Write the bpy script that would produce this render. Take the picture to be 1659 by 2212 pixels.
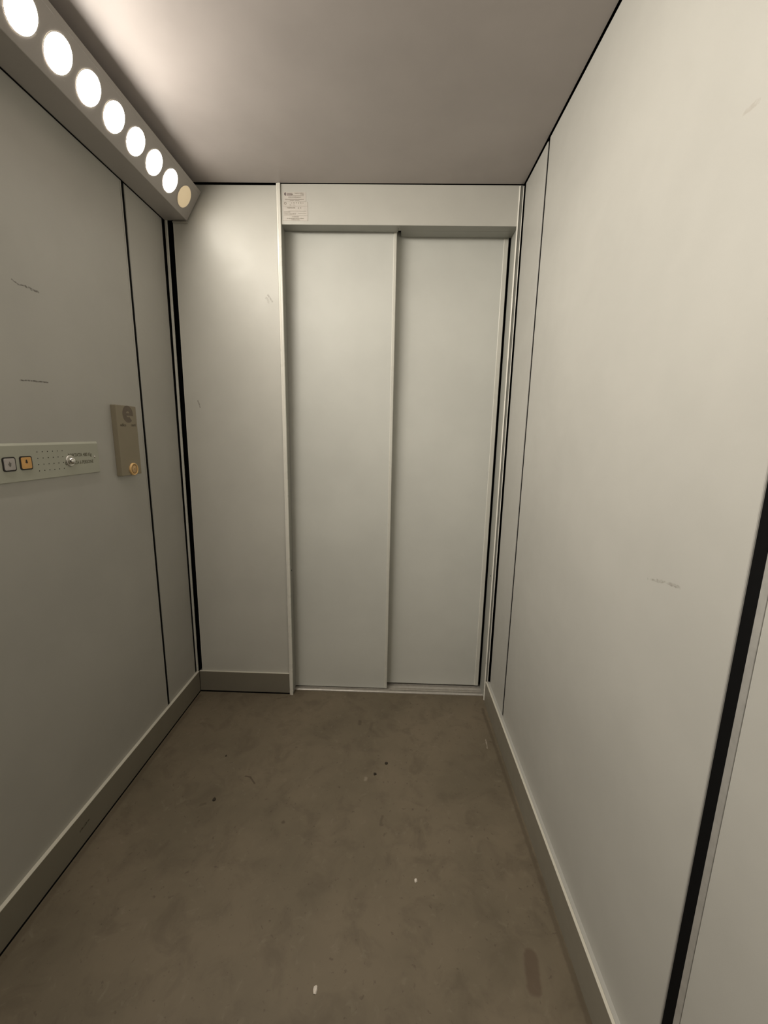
import bpy, bmesh, math
from mathutils import Vector, Matrix

for o in list(bpy.data.objects):
    bpy.data.objects.remove(o)
scn = bpy.context.scene
COL = scn.collection

# ------------------------------------------------------------------ camera
F_PX, PITCH, YAW, ROLL = 874.41, 0.18826, -0.021572, 0.019443
CAM = Vector((0.92953, -1.76282, 1.25218))
cy, sy, cp, sp = math.cos(YAW), math.sin(YAW), math.cos(PITCH), math.sin(PITCH)
fwd = Vector((sy*cp, cy*cp, -sp))
right = Vector((cy, -sy, 0))
up = right.cross(fwd)
r2 = math.cos(ROLL)*right + math.sin(ROLL)*up
u2 = -math.sin(ROLL)*right + math.cos(ROLL)*up
cam_data = bpy.data.cameras.new('camera')
cam_data.sensor_fit = 'HORIZONTAL'
cam_data.sensor_width = 36.0
cam_data.lens = F_PX/1659.0*36.0
cam_data.clip_start = 0.01
cam = bpy.data.objects.new('camera', cam_data)
COL.objects.link(cam)
cam.matrix_world = Matrix(((r2.x, u2.x, -fwd.x, CAM.x), (r2.y, u2.y, -fwd.y, CAM.y),
                           (r2.z, u2.z, -fwd.z, CAM.z), (0, 0, 0, 1)))
scn.camera = cam

# ------------------------------------------------------------------ world, light level, exposure
world = bpy.data.worlds.new('world')
scn.world = world
world.use_nodes = True
world.node_tree.nodes['Background'].inputs[0].default_value = (0.0, 0.0, 0.0, 1)
world.node_tree.nodes['Background'].inputs[1].default_value = 0.0
vs = scn.view_settings
vs.view_transform = 'Standard'
vs.look = 'None'
vs.gamma = 1.0
vs.use_curve_mapping = False
vs.exposure = 0.0
LAMP_COLOR = (1.0, 0.93, 0.83)
LAMP_POWER = 154.0
LIT_FROM, LIT_TO = 1, 22           # which of the round lamps burn, counted from the door wall

# ------------------------------------------------------------------ dimensions (metres)
H = 2.2            # cabin height
W = 1.404          # cabin width, top
WB = 1.407         # cabin width, bottom
YR = -2.22         # rear wall
HB = 0.1097        # skirting height

# ------------------------------------------------------------------ helpers
def link(name, me, mat=None, parent=None):
    o = bpy.data.objects.new(name, me)
    COL.objects.link(o)
    if mat is not None:
        me.materials.append(mat)
    if parent is not None:
        o.parent = parent
        o.matrix_parent_inverse = parent.matrix_world.inverted()
    return o

def obj(name, bm, mat, parent=None, smooth=False):
    bmesh.ops.recalc_face_normals(bm, faces=bm.faces)
    me = bpy.data.meshes.new(name)
    bm.to_mesh(me)
    bm.free()
    if smooth:
        for p in me.polygons:
            p.use_smooth = True
    return link(name, me, mat, parent)

def tag(o, label=None, cat=None, group=None, kind=None):
    if label: o['label'] = label
    if cat: o['category'] = cat
    if group: o['group'] = group
    if kind: o['kind'] = kind
    return o

def empty(name, loc):
    o = bpy.data.objects.new(name, None)
    o.empty_display_size = 0.05
    COL.objects.link(o)
    o.location = loc
    o.matrix_world = Matrix.Translation(loc)
    return o

def bevel(bm, w, seg=2):
    if w > 0:
        bmesh.ops.bevel(bm, geom=list(bm.edges), offset=w, segments=seg, affect='EDGES', profile=0.5)

def hexa(pts, w=0.0, seg=2, bm=None):
    """eight corners: bottom loop of four, top loop of four"""
    b = bmesh.new()
    v = [b.verts.new(p) for p in pts]
    for f in ((0, 1, 2, 3), (7, 6, 5, 4), (0, 4, 5, 1), (1, 5, 6, 2), (2, 6, 7, 3), (3, 7, 4, 0)):
        b.faces.new([v[i] for i in f])
    bmesh.ops.recalc_face_normals(b, faces=b.faces)
    bevel(b, w, seg)
    if bm is None:
        return b
    me = bpy.data.meshes.new('tmp'); b.to_mesh(me); b.free()
    bm.from_mesh(me); bpy.data.meshes.remove(me)
    return bm

def box(x0, x1, y0, y1, z0, z1, w=0.0, seg=2, bm=None):
    return hexa([(x0, y0, z0), (x1, y0, z0), (x1, y1, z0), (x0, y1, z0),
                 (x0, y0, z1), (x1, y0, z1), (x1, y1, z1), (x0, y1, z1)], w, seg, bm)

def prism(poly, axis, a, b, w=0.0, seg=2, bm=None, shift=None):
    """poly: 2D outline; axis 'y' -> (x,z) outline along y; 'z' -> (x,y) outline along z; 'x' -> (y,z)"""
    def P(p, t, s):
        q = (p[0]+s[0], p[1]+s[1])
        return {'y': (q[0], t, q[1]), 'z': (q[0], q[1], t), 'x': (t, q[0], q[1])}[axis]
    bb = bmesh.new()
    s = shift or (0, 0)
    lo = [bb.verts.new(P(p, a, (0, 0))) for p in poly]
    hi = [bb.verts.new(P(p, b, s)) for p in poly]
    n = len(poly)
    bb.faces.new(lo); bb.faces.new(hi[::-1])
    for i in range(n):
        bb.faces.new((lo[i], lo[(i+1) % n], hi[(i+1) % n], hi[i]))
    bmesh.ops.recalc_face_normals(bb, faces=bb.faces)
    bevel(bb, w, seg)
    if bm is None:
        return bb
    me = bpy.data.meshes.new('tmp'); bb.to_mesh(me); bb.free()
    bm.from_mesh(me); bpy.data.meshes.remove(me)
    return bm

def lathe(profile, origin, axis, u, seg=40, bm=None):
    """profile: list of (radius, height) ; axis: direction of height ; u: a perpendicular"""
    bb = bm or bmesh.new()
    ax = Vector(axis).normalized(); U = Vector(u).normalized(); V = ax.cross(U)
    O = Vector(origin)
    rings = []
    for r, h in profile:
        if r < 1e-7:
            rings.append([bb.verts.new(O+ax*h)])
        else:
            rings.append([bb.verts.new(O+ax*h+U*(r*math.cos(2*math.pi*k/seg))+V*(r*math.sin(2*math.pi*k/seg)))
                          for k in range(seg)])
    for A, B in zip(rings, rings[1:]):
        for k in range(seg):
            k2 = (k+1) % seg
            if len(A) == 1 and len(B) == 1: continue
            if len(A) == 1: bb.faces.new((A[0], B[k], B[k2]))
            elif len(B) == 1: bb.faces.new((A[k], A[k2], B[0]))
            else: bb.faces.new((A[k], A[k2], B[k2], B[k]))
    return bb

def rounded(y0, y1, z0, z1, r, n=5):
    pts = []
    for cx_, cz_, a0 in ((y1-r, z1-r, 0), (y0+r, z1-r, 90), (y0+r, z0+r, 180), (y1-r, z0+r, 270)):
        for k in range(n+1):
            a = math.radians(a0+90*k/n)
            pts.append((cx_+r*math.cos(a), cz_+r*math.sin(a)))
    return pts

def text_mesh(name, body, size, loc, facing, mat, parent, align='LEFT', bold=0.0, sx=1.0, extr=0.0003):
    cu = bpy.data.curves.new(name, 'FONT')
    cu.body = body
    cu.size = size
    cu.align_x = align
    cu.extrude = extr
    cu.offset = bold
    cu.resolution_u = 3
    t = bpy.data.objects.new(name, cu)
    COL.objects.link(t)
    dg = bpy.context.evaluated_depsgraph_get()
    me = bpy.data.meshes.new_from_object(t.evaluated_get(dg))
    bpy.data.objects.remove(t); bpy.data.curves.remove(cu)
    if facing == '+x':
        M = Matrix(((0, 0, 1, 0), (1, 0, 0, 0), (0, 1, 0, 0), (0, 0, 0, 1)))
    else:   # facing -y
        M = Matrix(((1, 0, 0, 0), (0, 0, -1, 0), (0, 1, 0, 0), (0, 0, 0, 1)))
    me.transform(Matrix.Translation(loc) @ M @ Matrix.Diagonal((sx, 1, 1, 1)))
    me.materials.clear()
    me.name = name
    return link(name, me, mat, parent)

# ------------------------------------------------------------------ materials
def nodes_of(name):
    m = bpy.data.materials.new(name); m.use_nodes = True
    return m, m.node_tree, m.node_tree.nodes['Principled BSDF']

def mathn(nt, op, a, b=None, clamp=False):
    n = nt.nodes.new('ShaderNodeMath'); n.operation = op; n.use_clamp = clamp
    for i, v in enumerate((a, b)):
        if v is None: continue
        if isinstance(v, (int, float)): n.inputs[i].default_value = v
        else: nt.links.new(v, n.inputs[i])
    return n.outputs[0]

def vecn(nt, op, a, b=None, out=0):
    n = nt.nodes.new('ShaderNodeVectorMath'); n.operation = op
    for i, v in enumerate((a, b)):
        if v is None: continue
        if isinstance(v, (tuple, list)): n.inputs[i].default_value = v
        else: nt.links.new(v, n.inputs[i])
    return n.outputs[out]

def noise(nt, scale, detail=3, rough=0.5, vec=None, dist=0.0):
    n = nt.nodes.new('ShaderNodeTexNoise')
    n.inputs['Scale'].default_value = scale; n.inputs['Detail'].default_value = detail
    n.inputs['Roughness'].default_value = rough; n.inputs['Distortion'].default_value = dist
    if vec is not None: nt.links.new(vec, n.inputs['Vector'])
    return n.outputs['Fac']

def maprange(nt, v, a, b, c, d, smooth=True):
    n = nt.nodes.new('ShaderNodeMapRange')
    n.interpolation_type = 'SMOOTHSTEP' if smooth else 'LINEAR'
    nt.links.new(v, n.inputs[0])
    for i, q in enumerate((a, b, c, d)): n.inputs[i+1].default_value = q
    return n.outputs[0]

def mixc(nt, fac, a, b):
    n = nt.nodes.new('ShaderNodeMix'); n.data_type = 'RGBA'
    if isinstance(fac, (int, float)): n.inputs[0].default_value = fac
    else: nt.links.new(fac, n.inputs[0])
    for i, v in ((6, a), (7, b)):
        if isinstance(v, tuple): n.inputs[i].default_value = (*v[:3], 1)
        else: nt.links.new(v, n.inputs[i])
    return n.outputs[2]

def position(nt):
    return nt.nodes.new('ShaderNodeNewGeometry').outputs['Position']

def warped(nt, pos, amount, scale):
    n = nt.nodes.new('ShaderNodeTexNoise'); n.inputs['Scale'].default_value = scale
    n.inputs['Detail'].default_value = 2
    nt.links.new(pos, n.inputs['Vector'])
    c = vecn(nt, 'SUBTRACT', n.outputs['Color'], (0.5, 0.5, 0.5))
    s = nt.nodes.new('ShaderNodeVectorMath'); s.operation = 'SCALE'
    nt.links.new(c, s.inputs[0]); s.inputs['Scale'].default_value = amount
    return vecn(nt, 'ADD', pos, s.outputs[0])

def segmask(nt, pos, a, b, w, soft=0.5):
    """1 within w of the line a-b (a scratch or a mark with its own shape)"""
    a, b = Vector(a), Vector(b)
    d = b-a; L2 = max(d.length_squared, 1e-9)
    pa = vecn(nt, 'SUBTRACT', pos, tuple(a))
    t = mathn(nt, 'DIVIDE', vecn(nt, 'DOT_PRODUCT', pa, tuple(d), out='Value'), L2, clamp=True)
    s = nt.nodes.new('ShaderNodeVectorMath'); s.operation = 'SCALE'
    s.inputs[0].default_value = tuple(d); nt.links.new(t, s.inputs['Scale'])
    dist = vecn(nt, 'LENGTH', vecn(nt, 'SUBTRACT', pa, s.outputs[0]), out='Value')
    return maprange(nt, dist, w*soft, w, 1.0, 0.0)

def mx(nt, masks):
    o = masks[0]
    for m in masks[1:]: o = mathn(nt, 'MAXIMUM', o, m)
    return o

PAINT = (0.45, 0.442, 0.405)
def painted(name, color=PAINT, rough=0.42, marks=(), mottling=0.05, bump=0.05, spec=0.4):
    m, nt, bs = nodes_of(name)
    pos = position(nt)
    f = noise(nt, 3.0, 4, 0.55, pos)
    c = mixc(nt, maprange(nt, f, 0.3, 0.7, 0, 1), tuple(v*(1-mottling) for v in color), tuple(v*(1+mottling*.5) for v in color))
    for (segs, w, mcol, strength) in marks:
        wp = warped(nt, pos, w*1.6, 90)
        mk = mx(nt, [segmask(nt, wp, a, b, w) for a, b in segs])
        g = maprange(nt, noise(nt, 160, 3, 0.6, pos), 0.35, 0.6, 0.35, 1.0)
        c = mixc(nt, mathn(nt, 'MULTIPLY', mathn(nt, 'MULTIPLY', mk, g), strength), c, mcol)
    nt.links.new(c, bs.inputs['Base Color'])
    rn = noise(nt, 14, 3, 0.5, pos)
    nt.links.new(maprange(nt, rn, 0.3, 0.7, rough-.04, rough+.05), bs.inputs['Roughness'])
    bs.inputs['Specular IOR Level'].default_value = spec
    b = nt.nodes.new('ShaderNodeBump'); b.inputs['Strength'].default_value = bump
    b.inputs['Distance'].default_value = 0.001
    nt.links.new(noise(nt, 900, 2, 0.5, pos), b.inputs['Height'])
    nt.links.new(b.outputs[0], bs.inputs['Normal'])
    return m

def plain(name, color, rough=0.5, metal=0.0, spec=0.5, var=0.06):
    m, nt, bs = nodes_of(name)
    pos = position(nt)
    c = mixc(nt, maprange(nt, noise(nt, 60, 3, 0.5, pos), 0.3, 0.7, 0, 1),
             tuple(v*(1-var) for v in color), tuple(v*(1+var) for v in color))
    nt.links.new(c, bs.inputs['Base Color'])
    bs.inputs['Roughness'].default_value = rough
    bs.inputs['Metallic'].default_value = metal
    bs.inputs['Specular IOR Level'].default_value = spec
    return m

def glow(name, color, power, base=(0.85, 0.8, 0.7)):
    m, nt, bs = nodes_of(name)
    bs.inputs['Base Color'].default_value = (*base, 1)
    bs.inputs['Roughness'].default_value = 0.5
    bs.inputs['Emission Color'].default_value = (*color, 1)
    bs.inputs['Emission Strength'].default_value = power
    return m

DARKMARK = (0.075, 0.065, 0.05)
M = {}
left_marks = [
    ([((0, -.7241, 1.6023), (0, -.7071, 1.5972)), ((0, -.7071, 1.5972), (0, -.688, 1.6008))], .0022, DARKMARK, .75),
    ([((0, -.690, 1.6000), (0, -.684, 1.5985)), ((0, -.6778, 1.5999), (0, -.6695, 1.5969)), ((0, -.6695, 1.5969), (0, -.6512, 1.5984))], .0034, DARKMARK, .8),
    ([((0, -.7398, 1.368), (0, -.7065, 1.3707)), ((0, -.7030, 1.3707), (0, -.6576, 1.3728))], .0022, DARKMARK, .9)]
M['paint_left'] = painted('painted_steel_left', marks=left_marks)
M['paint_right'] = painted('painted_steel_right', marks=[
    ([((1.4085, -1.0352, .9984), (1.4085, -1.0822, 1.0097)), ((1.4085, -1.0822, 1.0097), (1.4085, -1.1183, 1.0137))], .0045, (0.2, .18, .15), .7),
    ([((1.4055, -1.095, 1.7006), (1.4055, -1.117, 1.6997))], .005, (0.33, .29, .25), .5)])
M['paint_back'] = painted('brightened_steel_back', color=(.64, .63, .575), marks=[  # paint lightened beyond the side walls to imitate stronger light on this wall
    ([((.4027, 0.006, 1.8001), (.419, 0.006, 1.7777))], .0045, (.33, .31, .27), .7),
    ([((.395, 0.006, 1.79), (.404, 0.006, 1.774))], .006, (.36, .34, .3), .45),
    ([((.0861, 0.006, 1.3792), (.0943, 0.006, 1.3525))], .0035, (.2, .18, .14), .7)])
M['paint_door'] = painted('brightened_steel_door', color=(0.71, 0.715, 0.665))  # leaf colour lightened, brightness of the lit door put into the paint
M['paint_trim'] = painted('painted_steel_trim', color=(0.74, 0.73, 0.66), rough=0.3)
M['paint_post'] = painted('painted_steel_post', color=(0.86, 0.84, 0.76), rough=0.3)
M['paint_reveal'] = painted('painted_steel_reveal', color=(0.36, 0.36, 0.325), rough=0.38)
M['paint_ceiling'] = painted('painted_steel_ceiling', color=(0.475, 0.432, 0.412), rough=0.38, mottling=0.08)
M['rear'] = painted('painted_steel_rear', color=(0.10, 0.095, 0.085))  # unseen wall, made dark to cut the light it bounces
M['skirting'] = painted('skirting_metal', color=(0.24, 0.22, 0.175), rough=0.4, marks=[
    ([((.0105, -.7661, .0594), (.0105, -.7505, .0611)), ((.0105, -.7505, .0611), (.0105, -.7314, .0621))], .0045, (.02, .016, .012), .95)])
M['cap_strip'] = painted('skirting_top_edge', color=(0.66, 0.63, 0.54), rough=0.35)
M['void'] = plain('dark_joint', (0.004, 0.004, 0.004), 0.9, spec=0.1)
M['alu'] = plain('brushed_aluminium', (0.62, 0.60, 0.55), 0.32, metal=0.9)
M['sill'] = plain('worn_aluminium_sill', (0.60, 0.57, 0.52), 0.42, metal=0.45)
M['alu_matte'] = plain('matte_aluminium', (0.5, 0.49, 0.46), 0.5, metal=0.5)
M['lamp_metal'] = painted('lamp_housing_metal', color=(0.40, 0.375, 0.35), rough=0.36, mottling=0.03)
M['plate'] = painted('control_plate_metal', color=(0.43, 0.435, 0.36), rough=0.33, mottling=0.04)
M['chrome'] = plain('polished_steel', (0.75, 0.74, 0.70), 0.12, metal=1.0, var=0.02)
M['rubber'] = plain('black_plastic_ring', (0.012, 0.008, 0.006), 0.5)
M['cap_grey'] = plain('grey_button_cap', (0.46, 0.43, 0.41), 0.4)
M['cap_amber'] = plain('amber_button_cap', (0.72, 0.40, 0.13), 0.4)
M['symbol'] = plain('dark_symbol', (0.035, 0.02, 0.012), 0.6)
M['symbol_grey'] = plain('grey_symbol', (0.16, 0.15, 0.13), 0.6)
M['ink'] = plain('engraved_ink', (0.11, 0.105, 0.07), 0.7)
M['taupe'] = painted('taupe_box_face', color=(0.27, 0.235, 0.165), rough=0.5, mottling=0.05)
M['logo'] = plain('dark_logo_ink', (0.145, 0.115, 0.085), 0.6)
M['logo_text'] = plain('dark_small_ink', (0.10, 0.08, 0.05), 0.6)
M['gold'] = plain('gold_coloured_plastic', (0.80, 0.52, 0.22), 0.28)
M['gold_dark'] = plain('gold_groove', (0.30, 0.17, 0.045), 0.5)
M['gold_face'] = plain('gold_button_face', (0.55, 0.37, 0.18), 0.42)
M['paper'] = plain('label_paper', (0.66, 0.62, 0.56), 0.6, var=0.02)
M['print'] = plain('label_print', (0.30, 0.26, 0.21), 0.7)
M['print_purple'] = plain('purple_label_print', (0.07, 0.04, 0.05), 0.6)
M['print_block'] = plain('pale_purple_block', (0.42, 0.36, 0.34), 0.6)
M['crumb_white'] = plain('white_crumb', (0.75, 0.68, 0.6), 0.8)
M['crumb_dark'] = plain('dark_crumb', (0.03, 0.022, 0.012), 0.8)
M['lamp_lit'] = glow('lit_diffuser', LAMP_COLOR, LAMP_POWER)
M['lamp_lit_dimmed'] = glow('lit_diffuser_dimmed', LAMP_COLOR, LAMP_POWER)
def narrow_beam(m, p, f=1.0):
    # lens diffuser: gives off most light straight ahead, little sideways
    nt = m.node_tree; bs = nt.nodes['Principled BSDF']
    g = nt.nodes.new('ShaderNodeNewGeometry')
    d = mathn(nt, 'ABSOLUTE', vecn(nt, 'DOT_PRODUCT', g.outputs['Normal'], g.outputs['Incoming'], out='Value'))
    nt.links.new(mathn(nt, 'MULTIPLY', mathn(nt, 'POWER', d, p), LAMP_POWER*f), bs.inputs['Emission Strength'])
narrow_beam(M['lamp_lit'], 1.1)
narrow_beam(M['lamp_lit_dimmed'], 0.8, 0.30)      # the three lamps nearest the door are dimmed to weaken the wall's hot spot
M['lamp_unlit'] = glow('burnt_out_diffuser', (1.0, 0.76, 0.45), 0.34, base=(0.7, 0.6, 0.42))  # weak emission stands in for light leaking from neighbouring discs
M['lamp_rim'] = plain('diffuser_rim', (0.55, 0.51, 0.46), 0.5)

# vinyl floor
def floor_mat():
    m, nt, bs = nodes_of('worn_vinyl_floor')
    pos = position(nt)
    base = mixc(nt, maprange(nt, noise(nt, 2.6, 5, 0.6, pos), 0.32, 0.68, 0, 1), (.148, .123, .084), (.190, .155, .107))
    base = mixc(nt, maprange(nt, noise(nt, 11, 5, 0.62, pos, .6), 0.46, 0.70, 0, .50), base, (.110, .088, .060))
    base = mixc(nt, maprange(nt, noise(nt, 30, 4, 0.6, pos, .8), 0.58, 0.74, 0, .20), base, (.30, .265, .20))
    base = mixc(nt, maprange(nt, noise(nt, 65, 3, 0.6, pos, .4), 0.63, 0.72, 0, .55), base, (.085, .065, .045))
    wp = warped(nt, pos, .008, 60)
    def st(segs, w, col, k, soft=.3):
        nonlocal base
        base = mixc(nt, mathn(nt, 'MULTIPLY', mx(nt, [segmask(nt, wp, (a[0], a[1], 0), (b[0], b[1], 0), w, soft) for a, b in segs]), k), base, col)
    dk = (.055, .04, .026)
    st([((.4078, -.4844), (.4282, -.4891)), ((.4282, -.4891), (.4513, -.5155))], .0045, dk, .65)
    st([((.8065, -.172), (.8065, -.190))], .011, dk, .45)
    st([((.853, -.474), (.853, -.480))], .009, (.36, .31, .24), .5)
    st([((.2975, -.6085), (.312, -.603))], .007, dk, .35)
    st([((.5937, -.6581), (.596, -.659))], .008, dk, .55)
    st([((.9184, -.625), (.914, -.655))], .007, dk, .35)
    st([((.8605, -.18), (.856, -.22))], .010, dk, .25)
    st([((1.3429, -.2568), (1.3434, -.278)), ((1.3434, -.278), (1.3393, -.3057))], .0032, (.46, .41, .33), .6)
    st([((.40, -.035), (.44, -.02))], .006, dk, .35)
    st([((1.372, -.06), (1.386, -1.2))], .010, (.085, .064, .042), .5)      # grime along the right skirting
    st([((.02, -.03), (.02, -1.3))], .012, (.085, .062, .038), .35)
    # reddish rectangular patch
    b = segmask(nt, wp, (1.295, -.980, 0), (1.283, -1.038, 0), .021, .55)
    base = mixc(nt, mathn(nt, 'MULTIPLY', b, .6), base, (.098, .064, .043))
    nt.links.new(base, bs.inputs['Base Color'])
    bs.inputs['Roughness'].default_value = 0.55
    bs.inputs['Specular IOR Level'].default_value = 0.3
    bp = nt.nodes.new('ShaderNodeBump'); bp.inputs['Strength'].default_value = 0.12
    bp.inputs['Distance'].default_value = 0.001
    nt.links.new(noise(nt, 240, 3, 0.6, pos), bp.inputs['Height'])
    nt.links.new(bp.outputs[0], bs.inputs['Normal'])
    return m
M['floor'] = floor_mat()

# ------------------------------------------------------------------ shell
def struct(name, bm, mat, label=None, cat=None):
    return tag(obj(name, bm, mat), label, cat, kind='structure')

struct('floor', box(-.035, 1.445, YR-.04, .034, -.05, 0), M['floor'], 'brown worn vinyl lift floor with specks and stains', 'floor')
struct('ceiling', box(.0, 1.4005, YR-.0, -.0022, H, H+.03), M['paint_ceiling'], 'grey painted metal lift ceiling', 'ceiling')
struct('trim_1', box(-.06, 1.47, YR-.06, .2, H+.0305, H+.05), M['void'], 'black joint above the lift ceiling panel', 'trim')

# left wall: dark backing and separate panels
wl = struct('wall_left', box(-.06, -.02, YR-.04, .15, -.05, H+.03), M['void'], 'grey painted metal left lift wall with dark vertical joints', 'wall')
PT = .019
for y0, y1 in ((YR+.01, -1.256), (-1.238, -.2555), (-.2415, -.016)):
    obj('wall_panel', box(-PT, 0, y0, y1, HB-.02, H-.006, .0028, 3), M['paint_left'], wl)
for y0, y1 in ((-.2555, -.2415), (-1.256, -1.238), (-.016, -.0025)):
    obj('joint_seal', box(-.018, -.0030, y0-.001, y1+.001, HB-.02, H-.006), M['void'], wl)
# thin bent edge strip beside the wide panel and the slim corner profile
obj('edge_strip', box(-.004, .0012, -.2650, -.2590, HB-.005, 2.062, .0006, 1), M['paint_left'], wl)
obj('corner_profile', hexa([(-.003, -.002, HB), (.0045, -.002, HB), (.0045, .006, HB), (-.003, .006, HB),
                            (.003, -.002, H-.01), (.0115, -.002, H-.01), (.0115, .006, H-.01), (.003, .006, H-.01)], .0008, 2), M['paint_trim'], wl)
bb = struct('baseboard_left', box(-.018, .0105, YR+.01, -.0005, .007, HB, .0015, 2), M['skirting'], 'grey metal skirting along the left wall', 'skirting')

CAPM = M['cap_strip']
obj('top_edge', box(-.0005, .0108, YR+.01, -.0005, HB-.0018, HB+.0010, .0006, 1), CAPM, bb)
obj('joint_seal', box(-.017, .0098, YR+.01, .02, .0, .0085), M['void'], bb)
# right wall
def xw(z): return WB+(W-WB)*(z/H)
wr = struct('wall_right', box(1.427, 1.47, YR-.04, .15, -.05, H+.03), M['void'], 'bright grey painted metal right lift wall with dark vertical joints', 'wall')
def rpanel(y0, y1, z0, z1, w=.0028, top_shift=(0, 0)):
    a, b = xw(z0), xw(z1)
    return hexa([(a, y0, z0), (a+PT, y0, z0), (a+PT, y1, z0), (a, y1, z0),
                 (b, y0+top_shift[0], z1), (b+PT, y0+top_shift[0], z1), (b+PT, y1+top_shift[1], z1), (b, y1+top_shift[1], z1)], w, 3)
HT = H-.0050
obj('wall_panel', rpanel(-.2410, -.030, HB-.02, HT, .0022, (0, .013)), M['paint_right'], wr)
obj('wall_panel', rpanel(-1.2345, -.2585, HB-.02, HT), M['paint_right'], wr)
obj('wall_panel', rpanel(YR+.01, -1.2680, HB-.02, HT), M['paint_right'], wr)
for y0, y1 in ((-.2585, -.2410), (-1.2530, -1.2345)):
    obj('joint_seal', hexa([(xw(0)+.0030, y0-.001, .09), (1.426, y0-.001, .09), (1.426, y1+.001, .09), (xw(0)+.0030, y1+.001, .09),
                            (xw(H)+.0030, y0-.001, HT), (1.426, y0-.001, HT), (1.426, y1+.001, HT), (xw(H)+.0030, y1+.001, HT)]), M['void'], wr)
obj('edge_strip', hexa([(xw(0)+.003, -1.2650, 0.10), (1.425, -1.2650, .10), (1.425, -1.2530, .10), (xw(0)+.003, -1.2530, .10),
                        (xw(H)+.003, -1.2650, HT), (1.425, -1.2650, HT), (1.425, -1.2530, HT), (xw(H)+.003, -1.2530, HT)], .001, 2), M['alu_matte'], wr)
brd = struct('baseboard_right', box(1.3905, 1.425, YR+.01, -.012, .0, HB, .002, 2), M['skirting'], 'grey metal skirting along the right wall', 'skirting')

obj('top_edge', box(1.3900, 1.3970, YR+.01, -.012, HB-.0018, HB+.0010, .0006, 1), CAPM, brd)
obj('wall_flange', box(1.3972, 1.4085, YR+.01, -.012, HB-.0018, HB+.0004), M['paint_right'], brd)
# rear wall behind the viewer
wf = struct('wall_rear', box(-.06, 1.47, YR-.06, YR, -.05, H+.03), M['rear'], 'grey painted metal rear lift wall', 'wall')

# back (door) wall
wb = struct('wall_back', box(-.06, .436, .03, .07, -.05, H+.03), M['void'], 'grey painted metal panel left of the lift door', 'wall')
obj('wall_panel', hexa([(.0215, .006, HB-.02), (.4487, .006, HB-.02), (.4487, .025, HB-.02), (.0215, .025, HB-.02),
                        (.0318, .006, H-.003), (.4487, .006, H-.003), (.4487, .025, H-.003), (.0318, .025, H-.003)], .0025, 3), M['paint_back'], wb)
obj('edge_strip', hexa([(.0232, .0045, HB), (.0252, .0045, HB), (.0252, .01, HB), (.0232, .01, HB),
                        (.0335, .0045, 2.06), (.0355, .0045, 2.06), (.0355, .01, 2.06), (.0335, .01, 2.06)]), M['paint_trim'], wb)
struct('baseboard_back', box(.0110, .4487, .0, .025, .007, HB, .0015, 2), M['skirting'], 'short grey metal skirting left of the lift door', 'skirting')
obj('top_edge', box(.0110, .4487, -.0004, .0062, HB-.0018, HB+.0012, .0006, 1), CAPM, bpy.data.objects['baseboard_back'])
obj('joint_seal', box(.0110, .4487, .0007, .024, .0, .0085), M['void'], bpy.data.objects['baseboard_back'])

# ------------------------------------------------------------------ lift door
XL, XR, ZH = .4664, 1.3895, 2.0574
XRB = 1.394
door = empty('door_1', (0.93, 0.06, 0))
tag(door, 'grey two-panel sliding lift door in the back wall', 'door', kind='structure')
# left post, folded so that it stands proud of the wall
post = [(.4490, .0015), (.4490, .0008), (.4500, -.0020), (.4560, -.0048), (.4572, -.0040), (.4585, -.0052), (.4650, -.0052), (.4662, -.0040), (.4662, .0015)]
pl = obj('door_post', prism(post, 'z', .0, H-.0012), M['paint_post'], door)
tag(pl, 'pale folded steel post left of the door')
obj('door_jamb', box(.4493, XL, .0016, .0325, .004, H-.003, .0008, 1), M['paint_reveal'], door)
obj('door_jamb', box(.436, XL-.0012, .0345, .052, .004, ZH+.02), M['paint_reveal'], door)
# header: front face and two soffits of different depth
hd = bmesh.new()
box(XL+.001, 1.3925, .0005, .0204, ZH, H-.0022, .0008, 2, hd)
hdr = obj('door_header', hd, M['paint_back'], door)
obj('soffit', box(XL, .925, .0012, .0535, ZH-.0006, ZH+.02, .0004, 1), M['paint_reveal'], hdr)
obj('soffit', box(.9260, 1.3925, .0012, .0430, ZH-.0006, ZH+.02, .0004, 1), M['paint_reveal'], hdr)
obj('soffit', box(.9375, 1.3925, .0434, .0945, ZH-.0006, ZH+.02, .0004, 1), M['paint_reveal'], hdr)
# right jamb (slightly out of plumb) with two fine bright edges
def slant(x0, x1, y0, y1, z0, z1, w=.0):
    def k(z): return (XRB-XR)*(1-z/ZH)
    return hexa([(x0+k(z0), y0, z0), (x1+k(z0), y0, z0), (x1+k(z0), y1, z0), (x0+k(z0), y1, z0),
                 (x0+k(z1), y0, z1), (x1+k(z1), y0, z1), (x1+k(z1), y1, z1), (x0+k(z1), y1, z1)], w, 1)
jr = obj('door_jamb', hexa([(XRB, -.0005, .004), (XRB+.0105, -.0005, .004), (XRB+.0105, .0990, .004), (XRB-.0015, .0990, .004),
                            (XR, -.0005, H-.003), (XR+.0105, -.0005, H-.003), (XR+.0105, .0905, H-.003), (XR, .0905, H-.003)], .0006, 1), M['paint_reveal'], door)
e1 = obj('edge_strip', prism([(XR+.0035-.0045, .004), (XR+.0035-.0045, .0), (XR+.0035-.001, -.0042), (XR+.0035-.001, .002)], 'z', .004, H-.006, shift=(-(XRB-XR), 0)), M['paint_post'], jr)
e1.location.x += 0.0007
tag(e1, 'bright fold along the front edge')
e2 = obj('edge_strip', prism([(XR+.0120, .003), (XR+.0120, -.001), (XR+.0140, -.0035), (XR+.0143, .003)], 'z', .004, H-.006, shift=(-.0015, 0)), M['paint_post'], jr)
tag(e2, 'bright fold beside the wall joint')
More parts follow.
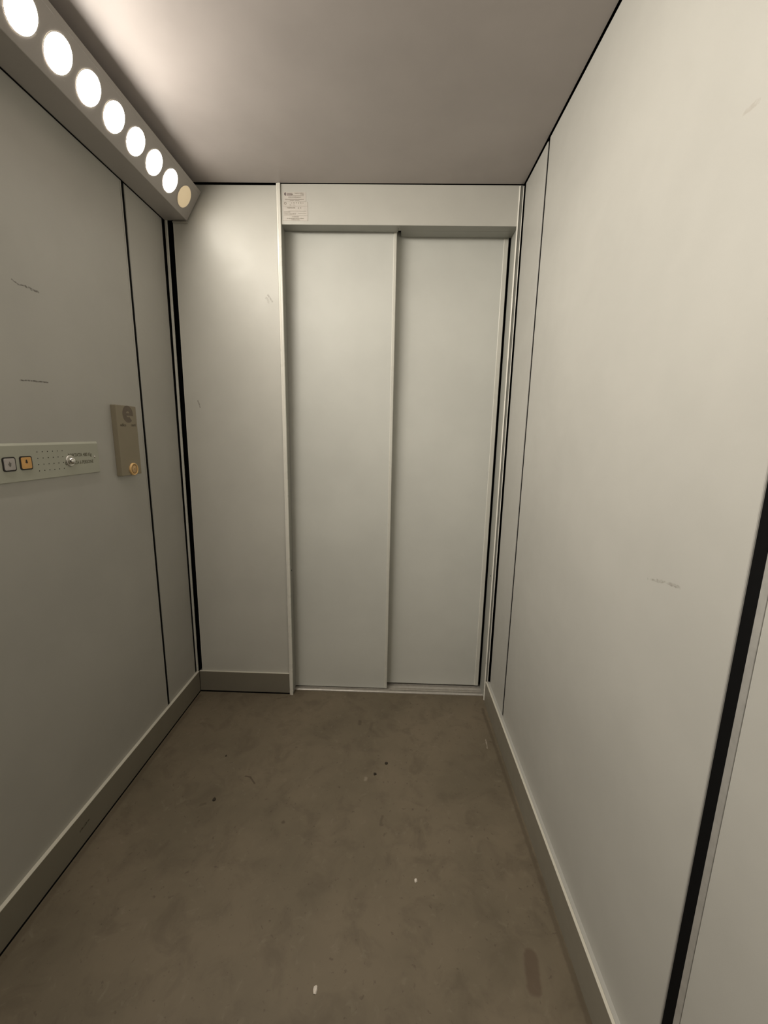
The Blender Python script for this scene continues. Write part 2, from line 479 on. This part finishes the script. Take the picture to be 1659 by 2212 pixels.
# leaves
def leaf(x0, x1, y, z0, z1, strip):
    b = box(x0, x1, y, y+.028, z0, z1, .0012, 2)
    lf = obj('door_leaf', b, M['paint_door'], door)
    # closing edge profile
    s = prism([(x1-strip, y-.0002), (x1-strip+.0020, y-.0022), (x1-.0020, y-.0022), (x1, y-.0002), (x1, y+.004), (x1-strip, y+.004)], 'z', z0+.001, z1-.001)
    st = obj('closing_edge', s, M['paint_trim'], lf)
    return lf
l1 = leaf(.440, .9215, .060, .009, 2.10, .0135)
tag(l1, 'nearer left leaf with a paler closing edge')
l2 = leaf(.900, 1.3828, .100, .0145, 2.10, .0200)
tag(l2, 'set-back right leaf')
# dark shaft behind the leaves
obj('shaft_lining', box(.38, 1.47, .131, .16, -.05, H+.03), M['void'], door)
obj('shaft_lining', box(.40, 1.425, .0205, .128, 2.102, H+.03), M['void'], door)
obj('shaft_lining', box(.926, .9365, .0205, .0595, ZH+.001, ZH+.03), M['void'], door)
# threshold with running grooves
sill = [(.034, -.02), (.034, .0045), (.036, .0062), (.046, .0062), (.048, .0045), (.048, -.004), (.056, -.004), (.056, .0055),
        (.0595, .0055), (.0595, -.002), (.071, -.002), (.071, .0055), (.0885, .0055), (.0885, -.002), (.098, -.002), (.098, .0055), (.128, .0055), (.128, -.02)]
th = obj('threshold', prism(sill, 'x', XL-.006, XRB+.002), M['sill'], door)
tag(th, 'grooved aluminium threshold')
# light barrier eyes in the jambs
obj('sensor_eye', lathe([(0, .0007), (.0036, .0007), (.0040, -.001)], (XL, .0225, .6256), (1, 0, 0), (0, 1, 0), 20), M['void'], door)
obj('sensor_eye', lathe([(0, .0012), (.0036, .0012), (.0040, -.001)], (XR+.0031, .0455, .6166), (-1, 0, 0), (0, 1, 0), 20), M['void'], door)

# ------------------------------------------------------------------ strip lamp
A = Vector((.1547, 0, 2.1664)); B = Vector((.0926, 0, 2.0660))
e = (B-A).normalized(); nrm = Vector((-e.z, 0, e.x))     # pointing down and into the cabin
if nrm.x < 0: nrm = -nrm
lamp = empty('ceiling_lamp', (0.001, -1.1, 2.067))
tag(lamp, 'long angled metal strip lamp with a row of round lit discs, top left corner', 'lamp')
q1 = A+e*.0112
prof = [(.0012, 2.0672), (.0915, 2.0660), (.0930, 2.0672), (q1.x, q1.z), (q1.x+.0010, q1.z+.0004), (A.x+.0004, A.z), (A.x-.001, A.z+.0016), (.0012, 2.187)]
LY0 = YR+.012
obj('housing', prism(prof, 'y', LY0, -.0012), M['lamp_metal'], lamp)
obj('end_bracket', box(.0345, .0935, -.0062, .0035, 2.0590, 2.0622, .0008, 1), M['alu'], lamp)['label'] = 'thin bright bracket under the far end'
obj('dark_strip', box(.0005, .0042, LY0, -.002, 2.0652, 2.0670), M['void'], lamp)  # thin black strip where the lamp underside meets the wall
RD = .0370
k = 0
while True:
    yk = -.0734-.0963*k
    if yk < LY0+.05: break
    lit = LIT_FROM <= k <= LIT_TO
    c = Vector((0, yk, 0))+A+e*.0620
    d = obj('diffuser', lathe([(0, .0016), (RD*.8, .0015), (RD*.975, .0009), (RD, .0)], c+nrm*.0002, nrm, e, 48), (M['lamp_lit_dimmed'] if k <= 3 else M['lamp_lit']) if lit else M['lamp_unlit'], lamp, True)
    d['label'] = 'round frosted disc, glowing white' if lit else 'round frosted disc, cream and unlit'
    obj('rim', lathe([(RD-.0002, .0), (RD-.0002, .0007), (RD+.0012, .0007), (RD+.0014, .0)], c+nrm*.0002, nrm, e, 48), M['lamp_rim'], d)
    k += 1

# ------------------------------------------------------------------ control plate on the left wall
PX = .0042
cp_ = empty('control_panel', (0, -.81, 1.165))
tag(cp_, 'long grey horizontal control plate with two square buttons on the left wall', 'control panel')
outl = [(.0, 1.1205), (.0030, 1.1202), (PX, 1.1214), (PX, 1.2090), (.0006, 1.2150), (.0, 1.2150)]
obj('faceplate', prism(outl, 'y', -1.30, -.5060, .0004, 1), M['plate'], cp_)
def square_button(yc, zc, cap, sym, lab):
    s = .0172
    ring = prism(rounded(yc-s, yc+s, zc-s, zc+s, .0055), 'x', PX-.001, PX+.0016, 0)
    r = obj('button', ring, M['rubber'], cp_); r['label'] = lab
    s2 = .0142
    b = obj('button_cap', prism(rounded(yc-s2, yc+s2, zc-s2, zc+s2, .0034), 'x', PX+.001, PX+.0026, .0005, 2), cap, r)
    return r
b1 = square_button(-.8075, 1.1652, M['cap_grey'], None, 'square grey button with black rim')
sx = PX+.0026
obj('symbol', prism([(-.8125, 1.1650), (-.8095, 1.1688), (-.8083, 1.1722), (-.8065, 1.1690), (-.8035, 1.1672), (-.8048, 1.1640), (-.8050, 1.1612), (-.8085, 1.1585), (-.8105, 1.1625)], 'x', sx, sx+.0002), M['symbol_grey'], b1)
b2 = square_button(-.7620, 1.1655, M['cap_amber'], None, 'square amber button with black rim and dark bell mark')
obj('symbol', prism([(-.7660, 1.1665), (-.7648, 1.1690), (-.7645, 1.1725), (-.7630, 1.1745), (-.7615, 1.1742), (-.7602, 1.1722), (-.7598, 1.1690), (-.7585, 1.1662),
                     (-.7605, 1.1655), (-.7612, 1.1640), (-.7625, 1.1640), (-.7632, 1.1655)], 'x', sx, sx+.0002), M['symbol'], b2)
g = bmesh.new()
for r_ in range(4):
    for c_ in range(6):
        z = 1.1915-.01635*r_; y = -.7257+.01615*c_
        lathe([(0, .0003), (.00125, .0003), (.0014, -.0003)], (PX, y, z), (1, 0, 0), (0, 1, 0), 10, g)
obj('speaker_grille', g, M['void'], cp_)['label'] = 'four rows of small speaker holes'
kb = obj('key_switch', lathe([(.0162, -.001), (.0162, .0018), (.0150, .0030), (.0128, .0034), (.0118, .0028), (.0104, .0030)], (PX, -.6205, 1.1622), (1, 0, 0), (0, 1, 0), 40), M['alu'], cp_, True)
obj('knob', lathe([(.0102, .0), (.0104, .0045), (.0094, .0085), (.0068, .0115), (.0034, .0131), (0, .0136)], (PX, -.6205, 1.1622), (1, 0, 0), (0, 1, 0), 40), M['chrome'], kb, True)['label'] = 'polished round knob'
obj('screw', lathe([(.0034, -.0005), (.0032, .0012), (.0018, .0024), (0, .0028)], (PX, -.5241, 1.1690), (1, 0, 0), (0, 1, 0), 20), M['chrome'], cp_, True)
t1 = text_mesh('lettering', 'PORTATA 480 Kg', .0138, (PX, -.6265, 1.1727), '+x', M['ink'], cp_, bold=.00022, sx=.86, extr=.0002)
t2 = text_mesh('lettering', 'CAPIENZA 6 PERSONE', .0138, (PX, -.6400, 1.1512), '+x', M['ink'], cp_, bold=.00022, sx=.79, extr=.0002)

# ------------------------------------------------------------------ card reader box
cr = empty('card_reader', (0, -.3716, 1.0985))
tag(cr, 'taupe metal box with dark letter e and gold button on the left wall', 'card reader')
BX = .0180
obj('body', box(.0, BX, -.4243, -.3190, 1.0985, 1.3325, .0009, 2), M['taupe'], cr)
eb = bmesh.new()
EO, EI, EY, EZ = .0285, .0100, -.3650, 1.3045
def ring_sector(bm, a0, a1, x0, x1, n=44):
    loops = []
    for i in range(n+1):
        a = math.radians(a0+(a1-a0)*i/n)
        c, s_ = math.cos(a), math.sin(a)
        loops.append([bm.verts.new((x, EY+r*c*.98, EZ+r*s_)) for x, r in ((x0, EI), (x0, EO), (x1, EO), (x1, EI))])
    for A_, B_ in zip(loops, loops[1:]):
        for i in range(4):
            bm.faces.new((A_[i], A_[(i+1) % 4], B_[(i+1) % 4], B_[i]))
    bm.faces.new(loops[0]); bm.faces.new(loops[-1][::-1])
ring_sector(eb, -2, 312, BX-.0001, BX+.00015)
box(BX-.0001, BX+.00014, EY-EI-.001, EY+EO*.98, EZ-.0050, EZ+.0035, bm=eb)
obj('logo', eb, M['logo'], cr)
text_mesh('lettering', 'edilco', .0125, (BX, -.4095, 1.2640), '+x', M['logo_text'], cr, bold=.0005, sx=.98, extr=.00015)
text_mesh('lettering', 'card', .0125, (BX, -.3530, 1.2650), '+x', M['logo_text'], cr, bold=.0005, sx=1.1, extr=.00015)
gb = obj('button', lathe([(.0215, -.001), (.0215, .0035), (.0205, .0050), (.0185, .0056), (.0168, .0050), (.0160, .0034)], (BX, -.3635, 1.1177), (1, 0, 0), (0, 1, 0), 48), M['gold'], cr, True)
gb['label'] = 'round gold button'
obj('groove', lathe([(.0166, .0036), (.0132, .0034)], (BX, -.3635, 1.1177), (1, 0, 0), (0, 1, 0), 48), M['gold_dark'], gb)
obj('button_cap', lathe([(.0134, .0020), (.0134, .0042), (.0120, .0050), (0, .0052)], (BX, -.3635, 1.1177), (1, 0, 0), (0, 1, 0), 48), M['gold_face'], gb, True)
obj('symbol', prism([(-.3655, 1.1205), (-.3618, 1.1205), (-.3618, 1.1185), (-.3636, 1.1150), (-.3655, 1.1185)], 'x', BX+.0051, BX+.0054), M['gold_dark'], gb)

# ------------------------------------------------------------------ notices stuck to the door header
def line(xa, xb, z, h=.0007, y=-.00045): return box(xa, xb, y, y+.0003, z-h/2, z+h/2)
n1 = empty('sticker', (.5205, 0, 2.1530))
tag(n1, 'upper white notice sticker with dark half-disc logo on the door header', 'sticker')
obj('paper', box(.4768, .5648, -.0002, .0004, 2.1372, 2.1692), M['paper'], n1)
half = [(.4860+.0040*0, 2.1615+.0058*math.sin(math.radians(90-a))) if False else (.4860-.0052*math.sin(math.radians(a)), 2.1622+.0058*math.cos(math.radians(a))) for a in range(0, 181, 15)]
obj('logo', prism(half, 'y', -.0006, -.0001), M['print_purple'], n1)['label'] = 'dark purple half disc'
bl = bmesh.new()
box(.4892, .5100, -.0004, -.0001, 2.1563, 2.1655, bm=bl)
obj('print_block', bl, M['print_block'], n1)
text_mesh('lettering', 'COAM', .0072, (.4925, -.0005, 2.1592), '-y', M['print'], n1, bold=.0001, extr=.0001)
ln = bmesh.new()
for a, b, z, h in ((.5100, .5560, 2.1570, .0008), (.4830, .5565, 2.1442, .0013)):
    box(a, b, -.00045, -.0001, z-h/2, z+h/2, bm=ln)
obj('ruled_line', ln, M['print'], n1)
text_mesh('lettering', 'Organismo Notificato', .0042, (.5560, -.0005, 2.1642), '-y', M['print'], n1, align='RIGHT', extr=.0001, sx=.95)
text_mesh('lettering', 'n. 0398', .0042, (.5560, -.0005, 2.1597), '-y', M['print'], n1, align='RIGHT', extr=.0001)
text_mesh('lettering', 'verifiche periodiche ascensori', .0046, (.5200, -.0005, 2.1505), '-y', M['print'], n1, align='CENTER', extr=.0001, sx=.9)
text_mesh('lettering', 'centralino   assistenza', .0042, (.5200, -.0005, 2.1392), '-y', M['print'], n1, align='CENTER', extr=.0001, sx=1.0)

n2 = empty('sticker', (.5225, 0, 2.1040))
tag(n2, 'lower and wider white notice sticker with faint print on the door header', 'sticker')
obj('paper', box(.4735, .5712, -.0004, .0003, 2.0700, 2.1366), M['paper'], n2)
obj('logo', lathe([(.0028, .0), (.0028, .0003), (.0046, .0003), (.0046, .0)], (.4840, -.00035, 2.1305), (0, -1, 0), (1, 0, 0), 24), M['print'], n2)
ln = bmesh.new()
for a, b, z, h in ((.4760, .5700, 2.1205, .0006), (.4960, .5655, 2.1035, .0008), (.5130, .5260, 2.0965, .0006), (.5330, .5655, 2.0960, .0008), (.4760, .5700, 2.0870, .0006)):
    box(a, b, -.00065, -.0003, z-h/2, z+h/2, bm=ln)
obj('ruled_line', ln, M['print'], n2)
def tx2(s, size, x, z, al='LEFT', sx=1.0, bold=0.0):
    text_mesh('lettering', s, size, (x, -.0007, z), '-y', M['print'], n2, align=al, extr=.0001, sx=sx, bold=bold)
tx2('1  N  P  3  0  1', .0052, .5060, 2.1300, 'LEFT', 1.55, .0001)
tx2('via      n.', .0045, .5000, 2.1235, 'LEFT', 1.3)
tx2('TELEFONARE', .0062, .4900, 2.1125, 'LEFT', .88, .0001)
tx2('al   8', .0062, .5330, 2.1125, 'LEFT', 1.0, .0001)
tx2('MATRICOLA', .0045, .4782, 2.0985, 'LEFT', .95)
tx2('NUMERO  IMPIANTO  N', .0045, .4782, 2.0915, 'LEFT', .95)
tx2('E ASSISTENZA', .0042, .5230, 2.0820, 'CENTER')
tx2('per ogni emergenza premere il pulsante', .0042, .5225, 2.0770, 'CENTER', .98)
tx2('di allarme in cabina', .0042, .5225, 2.0722, 'CENTER')

# ------------------------------------------------------------------ crumbs on the floor
def crumb(name, label, cat, x, y, rx, ry, h, mat, seed):
    import random
    rnd = random.Random(seed)
    b = bmesh.new()
    bmesh.ops.create_icosphere(b, subdivisions=2, radius=1)
    for v in b.verts:
        s = 1+rnd.uniform(-.22, .22)
        v.co = Vector((v.co.x*rx*s, v.co.y*ry*s, max(v.co.z, -.3)*h*s+h*.3*s))
    lo = min(v.co.z for v in b.verts)
    for v in b.verts: v.co.z -= lo
    o = obj(name, b, mat)
    o.location = (x, y, .0)
    tag(o, label, cat)
    return o
crumb('paper_scrap', 'small white scrap on the floor right of the middle', 'scrap', 1.0203, -.8193, .0040, .0062, .003, M['crumb_white'], 1)
crumb('paper_scrap', 'larger white scrap nearest the viewer at the bottom centre of the floor', 'scrap', .7780, -1.0603, .0050, .0085, .003, M['crumb_white'], 2)
crumb('pebble', 'tiny dark pebble on the left half of the floor below the curved stain', 'pebble', .3358, -.5875, .0052, .0068, .004, M['crumb_dark'], 3)
crumb('pebble', 'tiny dark pebble on the floor, the right one of two in front of the door', 'pebble', .9279, -.4020, .0058, .0058, .003, M['crumb_dark'], 4)
crumb('pebble', 'tiny dark pebble on the floor beside a pale blot in front of the door', 'pebble', .8865, -.4548, .0056, .0056, .003, M['crumb_dark'], 5)
crumb('pebble', 'tiniest dark pebble on the floor, nearest the left skirting', 'pebble', .2972, -.3938, .0032, .0042, .002, M['crumb_dark'], 6)
